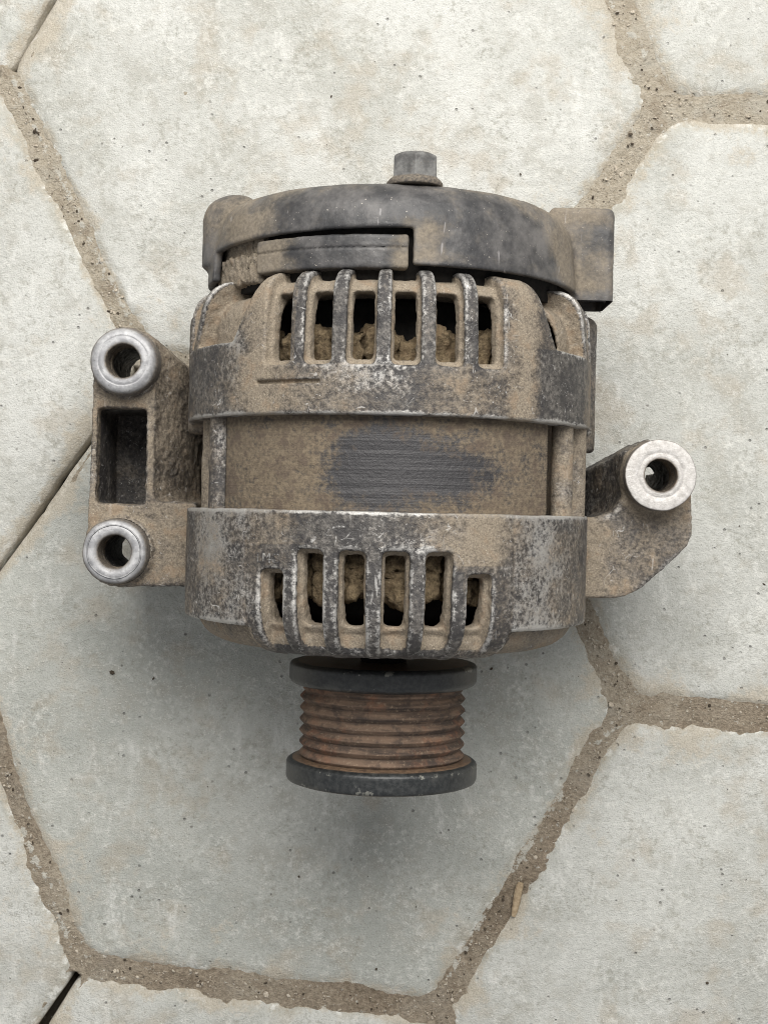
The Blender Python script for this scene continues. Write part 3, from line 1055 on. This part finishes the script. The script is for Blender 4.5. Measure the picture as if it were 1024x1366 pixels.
clean = np.exp(-((tt + 4) / 12) ** 2 - ((yy - 55) / 50) ** 2) * 1.15 + 0.9 * np.exp(-((tt - 18) / 14) ** 2 - ((yy - 46) / 34) ** 2)
sd = np.clip(0.80 - 0.72 * np.clip(clean, 0, 1), 0, 1)
sv = sv + rad * (np.clip(sd - 0.2, 0, 1) * 1.3 * fbm(sv, 7, 31, 3))[:, None]
obj_from("stator_core", sv, sq, M_STATOR, alt, attrs={"dust": sd, "wear": np.zeros(len(sv))})

# tie-bolt sleeves beside the stator
for a, r, rad_, dst in ((-57.8, 245, 15, 0.45), (62.0, 246, 13.5, 0.85), (-73, 232, 17, 0.8), (76, 244, 18, 0.9), (-107, 250, 15, 0.5), (107, 250, 15, 0.5)):
    bx, bz = r * math.sin(math.radians(a)), r * math.cos(math.radians(a))
    pv, pq = lathe([(rad_, yy_) for yy_ in np.linspace(-6, 118, 40)], 40)
    nrm = pv * [1, 0, 1] / rad_
    pv = pv + nrm * (1.2 * fbm(pv + [bx, 0, bz], 22, 3, 3))[:, None] + np.array([bx, 0, bz])
    obj_from("tie_bolt", pv, pq, M_REAR, alt, attrs={"dust": np.full(len(pv), dst), "wear": np.clip(nrm[:, 2] * 0.5 + 0.1 * nrm[:, 0], 0, 1) * 0.5})


# windings with caked dust, seen through the slots
def winding(y0, y1, pitch, off, seed, name):
    def f(x, y, z):
        rho, th = polar(x, z)
        d = smax(np.maximum(rho - 224, 190 - rho), np.maximum(y - y1 - 7 * np.sin(th * 0.31 + y0), y0 - y - 6 * np.sin(th * 0.27)), 10)
        k = np.round((th - off) / pitch)
        s = (th - off - k * pitch) * RS * 0.86
        row = y - (y0 + y1) * 0.5 - 6 * np.sin(k * 2.3)
        gap = np.minimum(np.abs(s) - 2.2, np.abs(row) - 1.2)
        d = smax(d, -np.maximum(gap, 205 - rho), 4)
        return np.maximum(d, -z + 40)
    v, q = surface_net(f, (-226, y0 - 9, 36), (226, y1 + 9, 226), 3.0)
    v = project(f, v, 3.0, 1)
    n = vert_normals(v, q)
    v = v + n * (13.0 * fbm(v, 14, seed, 4))[:, None]
    return obj_from(name, v, q, M_CAKE, alt)


winding(110, 213, 10.0, 2.0, 41, "stator_winding")
winding(-106, -40, 10.5, -24.0, 47, "stator_winding")
rv, rq = lathe([(4, 262), (150, 262), (168, 250), (168, 10), (172, 8), (172, -120), (120, -140), (40, -150), (30, -200), (4, -200)], 96)
obj_from("rotor", rv, rq, M_DARK, alt, attrs={"dust": np.zeros(len(rv)), "wear": np.zeros(len(rv))})


# rear plastic cover ------------------------------------------------
def cover_outer(x, y, z, rho):
    d = smax(smax(rho - 243 + 0.10 * np.maximum(y - 300, 0), y - 394, 54), 289 - y, 2)
    return d


def cover_f(x, y, z):
    rho, th = polar(x, z)
    o = cover_outer(x, y, z, rho)
    lobe = smax(np.hypot(x + 211, z - 42) - 37, y - 406 - (x + 212) * 0.15, 34)
    lobe = smax(lobe, 312 - y, 4)
    o = smin(o, lobe, 9)
    ear = box_sdf(x, y, z, (246, 332, -10), (43, 72, 52), 10)
    o = smin(o, ear, 10)
    d = smax(o, -(cover_outer(x, np.maximum(y, 300), z, rho) + 10), 3)
    # stepped lower lip: the left half is cut back above the brush holder
    cut = np.maximum((th - 5.6) * RS, (-70 - th) * RS)
    lip = 333 + 0.10 * np.minimum(th, 0)
    cut = smax(cut, y - lip, 4)
    cut = np.maximum(cut, 205 - rho)
    d = smax(d, -cut, 3)
    ec = box_sdf(x, y, z, (246, 309, -14), (35, 81, 44), 6)   # the ear is hollow, open below
    d = smax(d, -np.maximum(ec, y - 384), 2)
    return d


def cover_dust(v, n):
    x, y, z = v.T
    rho, th = polar(x, z)
    d = 0.48 + 0.35 * np.exp(-((th - 68) / 7) ** 2) + 0.3 * np.exp(-((th + 52) / 9) ** 2) * (y < 360) + 0.25 * np.clip((y - 372) / 15, 0, 1)
    d -= 0.35 * np.exp(-((th - 36) / 16) ** 2) + 0.25 * np.exp(-((th + 20) / 15) ** 2)
    d += 0.2 * np.exp(-((y - 300) / 9) ** 2) * (th > 5)
    return np.clip(d, 0, 1)


cover = build_casting(cover_f, (-250, 286, -248), (296, 402, 248), 2.5, cover_dust, lambda v, n, d: 0.3, M_PLASTIC, "rear_cover", alt, seed=9)


def holder_f(x, y, z):
    rho, th = polar(x, z)
    a = np.maximum((th - 4.4) * RS, (-44.5 - th) * RS)
    d = smax(np.maximum(rho - 237, 205 - rho), np.maximum(y - 325, 285 - y), 4)
    d = smax(d, a, 4)
    g = np.maximum(np.abs(y - 309) - 0.9, 235.2 - rho)
    return smax(d, -g, 1.5)


build_casting(holder_f, (-190, 282, 120), (40, 328, 240), 2.0, lambda v, n: np.clip(0.62 - 0.55 * np.exp(-((np.degrees(np.arctan2(v[:, 0], v[:, 2])) + 13) / 13) ** 4), 0, 1),
              lambda v, n, d: 0.4, M_PLASTIC, "brush_holder", alt, seed=11)


def rect_f(x, y, z):
    rho, th = polar(x, z)
    a = np.maximum((th + 44.5) * RS, (-84 - th) * RS)
    r = 230 + np.where(y > 312 + 2.5 * np.sin(th * 1.7), -6.0, 0.0) - np.where(np.abs(th + 50) < 0.5, 5, 0)
    return smax(smax(np.maximum(rho - r, 190 - rho), np.maximum(y - 340, 278 - y), 6), a, 5)


build_casting(rect_f, (-236, 275, 10), (-130, 343, 180), 2.5, lambda v, n: np.full(len(v), 1.05), lambda v, n, d: 5.0, M_REAR, "rectifier_plate", alt, seed=13)
rv, rq = lathe([(4, 376), (215, 376), (218, 370), (218, 270), (120, 270)], 96)
obj_from("rectifier_core", rv, rq, M_DARK, alt)

# terminal nut on its stud at the back ------------------------------------------------
bx, bz = 24.0, 183.0


def nut_f(x, y, z):
    px, pz = x - bx, z - bz
    rr = np.hypot(px, pz)
    a = np.arctan2(px, pz) + math.radians(0)
    k = np.round(a / (math.pi / 3)) * 0 + (np.floor(a / (math.pi / 3)) + 0.5) * (math.pi / 3)
    hexd = rr * np.cos(a - k) - 25.5
    body = smax(smax(hexd, y - 431 + np.maximum(rr - 21, 0) * 0.5, 3), 396 - y, 1)
    wash = smax(smax(rr - 34 + np.maximum(y - 396, 0) * 0.8, y - 401, 2), 391 - y, 2)
    return smin(body, wash, 3)


v, q = surface_net(nut_f, (-14, 388, 146), (62, 440, 222), 1.2)
v = project(nut_f, v, 1.2, 2)
obj_from("terminal_nut", v, q, M_BOLT, cover, attrs={"face": np.clip((v[:, 1] - 400) / 3, 0.1, 0.9)})
# left mounting bracket ------------------------------------------------
ZT = -6.0
LT = 27.0
plate = [P(*p, ZT) for p in [(124, 512), (128, 470), (170, 440), (200, 449), (262, 500), (262, 782), (160, 782), (118, 760), (117, 690)]]
lug1, lug2 = P(164, 481, LT), P(152, 736, LT)
pk0, pk1 = P(131, 544, ZT), P(193, 673, ZT)
gr0, gr1 = P(209, 425, ZT), P(300, 671, ZT)


def bracket_f(x, y, z):
    d = smax(poly_sdf(x, y, plate), np.maximum(z - ZT, -158 - z), 5)
    for c in (lug1, lug2):
        d = smin(d, smax(np.hypot(x - c[0], y - c[1]) - 47, np.maximum(z - (ZT + 6), -122 - z), 6), 6)
    # pocket
    cx, cy = (pk0[0] + pk1[0]) / 2, (pk0[1] + pk1[1]) / 2
    hx, hy = abs(pk1[0] - pk0[0]) / 2, abs(pk1[1] - pk0[1]) / 2
    d = smax(d, -box_sdf(x, y, z, (cx, cy, 0), (hx, hy, 146), 5), 5)
    # falling concave web towards the body
    cx, cy = (gr0[0] + gr1[0]) / 2, (gr0[1] + gr1[1]) / 2
    hx, hy = abs(gr1[0] - gr0[0]) / 2, abs(gr1[1] - gr0[1]) / 2
    qx, qy = np.abs(x - cx) - hx + 14, np.abs(y - cy) - hy + 14
    b2 = np.sqrt(np.maximum(qx, 0) ** 2 + np.maximum(qy, 0) ** 2) + np.minimum(np.maximum(qx, qy), 0) - 14
    t = np.clip(x - gr0[0], 0, 60)
    floor = ZT - 6 - t * 1.2 - t * t * 0.012
    d = smax(d, -smax(b2, floor - z, 12), 6)
    for c in (lug1, lug2):
        d = np.maximum(d, -(np.hypot(x - c[0], y - c[1]) - 22.5))
        d = np.maximum(d, -np.maximum(np.hypot(x - c[0], y - c[1]) - 43.0, 0.0 - z - 12))
    return d


xs = [p[0] for p in plate]
ysl = [p[1] for p in plate]
bracket = build_casting(bracket_f, (lug2[0] - 50, min(ysl) - 6, -164), (max(xs) + 2, lug1[1] + 50, 8), 2.2,
                        lambda v, n: np.where((v[:, 2] < -28) & (v[:, 0] < gr0[0] - 12), 0.05, np.where(n[:, 2] > 0.8, 0.74, 0.55)), lambda v, n, d: 2.2, M_LUG, "mounting_bracket", alt, seed=15)


def bushing(c, parent, mat, r=44.0, hole=22.0, top=LT, bottom=-12.0, cham=9.0, inner=6.0, seed=3):
    prof = [(hole + 0.3, bottom), (hole, bottom + 2), (hole, top - inner * 0.6)]
    prof += [(hole + inner * 0.4, top - inner * 0.2), (hole + inner, top - 0.2), (hole + inner + 2, top)]
    prof += [(hole + inner + 6, top), (hole + inner + 7, top - 0.9), (hole + inner + 8.2, top)]
    prof += [(r - cham - 3, top), (r - cham, top - 0.6), (r - cham * 0.55, top - cham * 0.35), (r - cham * 0.15, top - cham * 0.9), (r, top - cham * 1.5), (r, bottom)]
    # refine
    P2 = []
    for a, b in zip(prof[:-1], prof[1:]):
        nst = max(1, int(math.hypot(a[0] - b[0], a[1] - b[1]) / 4))
        for t in range(nst):
            P2.append((a[0] + (b[0] - a[0]) * t / nst, a[1] + (b[1] - a[1]) * t / nst))
    P2.append(prof[-1])
    v, q = lathe(P2, 96)
    v = np.stack([v[:, 0], -v[:, 2], v[:, 1]], 1)      # turn the axis upright
    rr = np.hypot(v[:, 0], v[:, 1])
    nr = v * [1, 1, 0] / rr[:, None]
    w = v + [c[0], c[1], 0]
    face = np.clip((v[:, 2] - (top - cham * 0.9)) / (cham * 0.6), 0.12, 1) * np.clip((rr - hole - 0.5) / 3, 0, 1)
    v = v + nr * (1.1 * fbm(w, 18, seed, 3))[:, None] + np.array([0, 0, 1.0]) * (0.5 * fbm(w, 14, seed + 2, 3))[:, None]
    v = v + [c[0], c[1], 0]
    return obj_from("bushing", v, q, mat, parent, attrs={"face": face, "dust": 1 - face, "wear": face})


bushing(lug1, bracket, M_STEEL, 45, 22.5, LT, -11, 8, 3, 3)
bushing(lug2, bracket, M_STEEL, 43.5, 22.0, LT, -11, 6.5, 6, 8)

# right mounting ear ------------------------------------------------
lug3 = P(881, 634, 36)
ear = [P(*p, ZT) for p in [(762, 628), (800, 618), (846, 600), (880, 592), (921, 625), (923, 712), (916, 728), (903, 742), (856, 784), (838, 794), (820, 798), (762, 798)]]
web = [P(*p, -110) for p in [(740, 650), (852, 590), (880, 640), (870, 700), (740, 720)]]
hol = [P(*p, ZT) for p in [(730, 560), (833, 560), (833, 640), (829, 664), (816, 682), (795, 690), (730, 690)]]


def ear_f(x, y, z):
    d = smax(poly_sdf(x, y, ear), np.maximum(z - ZT, -116 - z), 5)
    d = smax(d, -smax(poly_sdf(x, y, hol), -205 - z, 6), 8)
    w = smax(poly_sdf(x, y, web), np.maximum(z + 34 + np.clip(hol[2][0] - x, 0, 70) * 2.6, -200 - z), 10)
    d = smin(d, w, 14)
    r = np.hypot(x - lug3[0], y - lug3[1])
    d = smin(d, smax(r - 45.5, np.maximum(z - 22, -118 - z), 4), 5)
    d = np.maximum(d, -(r - 22))
    return d


xs = [p[0] for p in ear]
ysl = [p[1] for p in ear]
earo = build_casting(ear_f, (225, min(ysl) - 6, -206), (lug3[0] + 50, lug3[1] + 50, 26), 2.2,
                     lambda v, n: np.where(v[:, 2] < -20, 0.25, 0.50 + 0.4 * np.clip((300 - v[:, 0]) / 30, 0, 1) + 0.3 * np.exp(-((np.hypot(v[:, 0] - lug3[0], v[:, 1] - lug3[1]) - 50) / 8) ** 2)),
                     lambda v, n, d: 1.6, M_EAR, "mounting_ear", alt, seed=19)
bushing(lug3, earo, M_ALU, 47.0, 21.3, 36, 16, 2.2, 1.2, 12)

# pulley ------------------------------------------------
pul = bpy.data.objects.new("pulley", None)
scene.collection.objects.link(pul)
pul.parent = alt


def ring_part(name, prof, mat, attr, seed, amp=0.5, seg=288):
    P2 = []
    for a, b in zip(prof[:-1], prof[1:]):
        nst = max(1, int(math.hypot(a[0] - b[0], a[1] - b[1]) / 3.0))
        for t in range(nst):
            P2.append((a[0] + (b[0] - a[0]) * t / nst, a[1] + (b[1] - a[1]) * t / nst))
    P2.append(prof[-1])
    v, q = lathe(P2, seg)
    at = attr(v)
    nr = v * [1, 0, 1] / np.maximum(np.hypot(v[:, 0], v[:, 2]), 1)[:, None]
    v = v + nr * (amp * fbm(v, 20, seed, 4))[:, None] + np.array([0, amp * 0.6, 0]) * fbm(v, 26, seed + 4, 3)[:, None]
    return obj_from(name, v, q[:, ::-1], mat, pul, attrs=at)


def fl_attr(y0, y1, top):
    def f(v):
        r = np.hypot(v[:, 0], v[:, 2])
        e = np.minimum(np.abs(v[:, 1] - y0), np.abs(v[:, 1] - y1))
        return {"wear": np.where(r > 119, np.clip(1 - e / 5, 0, 1), 0), "rust": np.where(r < top, 1.0, 0.0)}
    return f


ring_part("flange", [(30, -199), (118, -199), (122.5, -200.5), (124.5, -203.5), (124.5, -222), (122, -226), (117, -228.5), (108, -230), (95, -230)], M_FLANGE, fl_attr(-203, -224, 112), 51)
ring_part("flange", [(95, -324), (109, -325), (117, -326.5), (122, -328), (125.6, -330.5), (126.5, -333), (126.5, -351), (125, -354.5), (121, -356), (60, -356), (56, -352), (50, -340), (22, -340)], M_FLANGE, fl_attr(-332, -353, 121.5), 53)
prof = []
for yv in np.arange(-229.0, -326.1, -0.9):
    ph = (yv + 238.5) / 15.0
    w = abs(math.sin(math.pi * ph))
    r = 103 + 7.0 * (2 / math.pi * math.asin(w)) ** 0.95
    if yv > -238.5:
        r = min(r, 106)
    prof.append((r, yv))
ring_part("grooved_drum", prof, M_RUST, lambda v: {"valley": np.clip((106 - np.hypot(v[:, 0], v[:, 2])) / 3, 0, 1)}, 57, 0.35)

# ------------------------------------------------------------------ loose bits on the ground
# a splinter of wood lying in the lower right joint
a, b = ground_pt(694, 1177), ground_pt(684, 1222)
ax = np.array([b[0] - a[0], b[1] - a[1], -3.0])
ax_n = ax / np.linalg.norm(ax)
side = np.array([ax_n[1], -ax_n[0], 0])
up = np.cross(side, ax_n)
wv, wf = [], []
for t in np.linspace(0, 1, 9):
    c = np.array([a[0], a[1], G + 3.0]) + ax * t
    wd = 6.0 * (1 - 0.25 * t) * (0.75 if t in (0.0, 1.0) else 1)
    for k in range(8):
        an = k * math.pi / 4
        wv.append(c + side * wd * math.cos(an) * (1 + 0.12 * math.sin(5 * t + k)) + up * 3.6 * math.sin(an))
for r in range(8):
    for k in range(8):
        wf.append((r * 8 + k, r * 8 + (k + 1) % 8, r * 8 + 8 + (k + 1) % 8, r * 8 + 8 + k))
wf.append(tuple(range(7, -1, -1)))
wf.append(tuple(range(64, 72)))
sp = obj_from("wood_splinter", wv, wf, M_WOOD, smooth=False)
sp["label"] = "short pale wood splinter lying in the sandy joint at lower right"
sp["category"] = "splinter"

ico_v = []
ph = (1 + 5 ** 0.5) / 2
for s1 in (-1, 1):
    for s2 in (-1, 1):
        ico_v += [(0, s1, s2 * ph), (s1, s2 * ph, 0), (s2 * ph, 0, s1)]
ico_v = np.array(ico_v) / math.hypot(1, ph)
import bmesh
bm = bmesh.new()
for c in ico_v:
    bm.verts.new(c)
bmesh.ops.convex_hull(bm, input=bm.verts)
bm.verts.index_update()
ico_v = np.array([v.co[:] for v in bm.verts])
ico_f = np.array([[v.index for v in f.verts] for f in bm.faces])
bm.free()


def scatter(name, pts, sizes, mat, zbase, label, cat):
    vs, fs = [], []
    for k, (p, s) in enumerate(zip(pts, sizes)):
        M = rng.normal(0, 0.28, (3, 3)) + np.diag([1, 1, 0.7])
        vv = ico_v @ M.T * s + [p[0], p[1], zbase + s * 0.25]
        fs.append(ico_f + 12 * k)
        vs.append(vv)
    o = obj_from(name, np.concatenate(vs), np.concatenate(fs), mat, smooth=False)
    o["kind"] = "stuff"
    o["label"] = label
    o["category"] = cat
    return o


jp, js, dp, ds = [], [], [], []
for key, hw in wide.items():
    a = ground_pt(*vert(key[0], key[1], key[2]))
    b = ground_pt(*vert(key[3], key[4], key[5]))
    L = np.linalg.norm(b - a)
    e = (b - a) / L
    nrm = np.array([-e[1], e[0]])
    for _ in range(int(L / 3.2)):
        p = a + e * rng.random() * L + nrm * rng.normal(0, hw * 0.55)
        if rng.random() < 0.82:
            jp.append(p)
            js.append(0.9 + 1.5 * rng.random() ** 2.2 + (2.5 * rng.random() if rng.random() < 0.03 else 0))
        else:
            dp.append(p)
            ds.append(0.9 + 1.8 * rng.random() ** 2)
scatter("joint_grit", jp, js, M_GRIT, G - 4.5, "pale grit in the sandy joints between the slabs", "grit")
for _ in range(60):
    dp.append(np.array([rng.uniform(-600, 600), 800 - 1600 * rng.random() ** 0.7]))
    ds.append(0.8 + 1.6 * rng.random() ** 3)
for (X, Y, sz) in ((655, 892, 3.2), (150, 897, 3.4), (205, 905, 2.4)):
    dp.append(ground_pt(X, Y))
    ds.append(sz)
nd = len(dp)
vs, fs = [], []
for k in range(nd):
    M = rng.normal(0, 0.28, (3, 3)) + np.diag([1, 1, 0.6])
    zb = G - 4 if k < nd - 63 else G + 0.6
    vs.append(ico_v @ M.T * ds[k] + [dp[k][0], dp[k][1], zb + ds[k] * 0.2])
    fs.append(ico_f + 12 * k)
o = obj_from("soil_crumbs", np.concatenate(vs), np.concatenate(fs), M_SOIL, smooth=False)
o["kind"] = "stuff"
o["label"] = "dark soil crumbs strewn over the slabs and joints"
o["category"] = "crumbs"
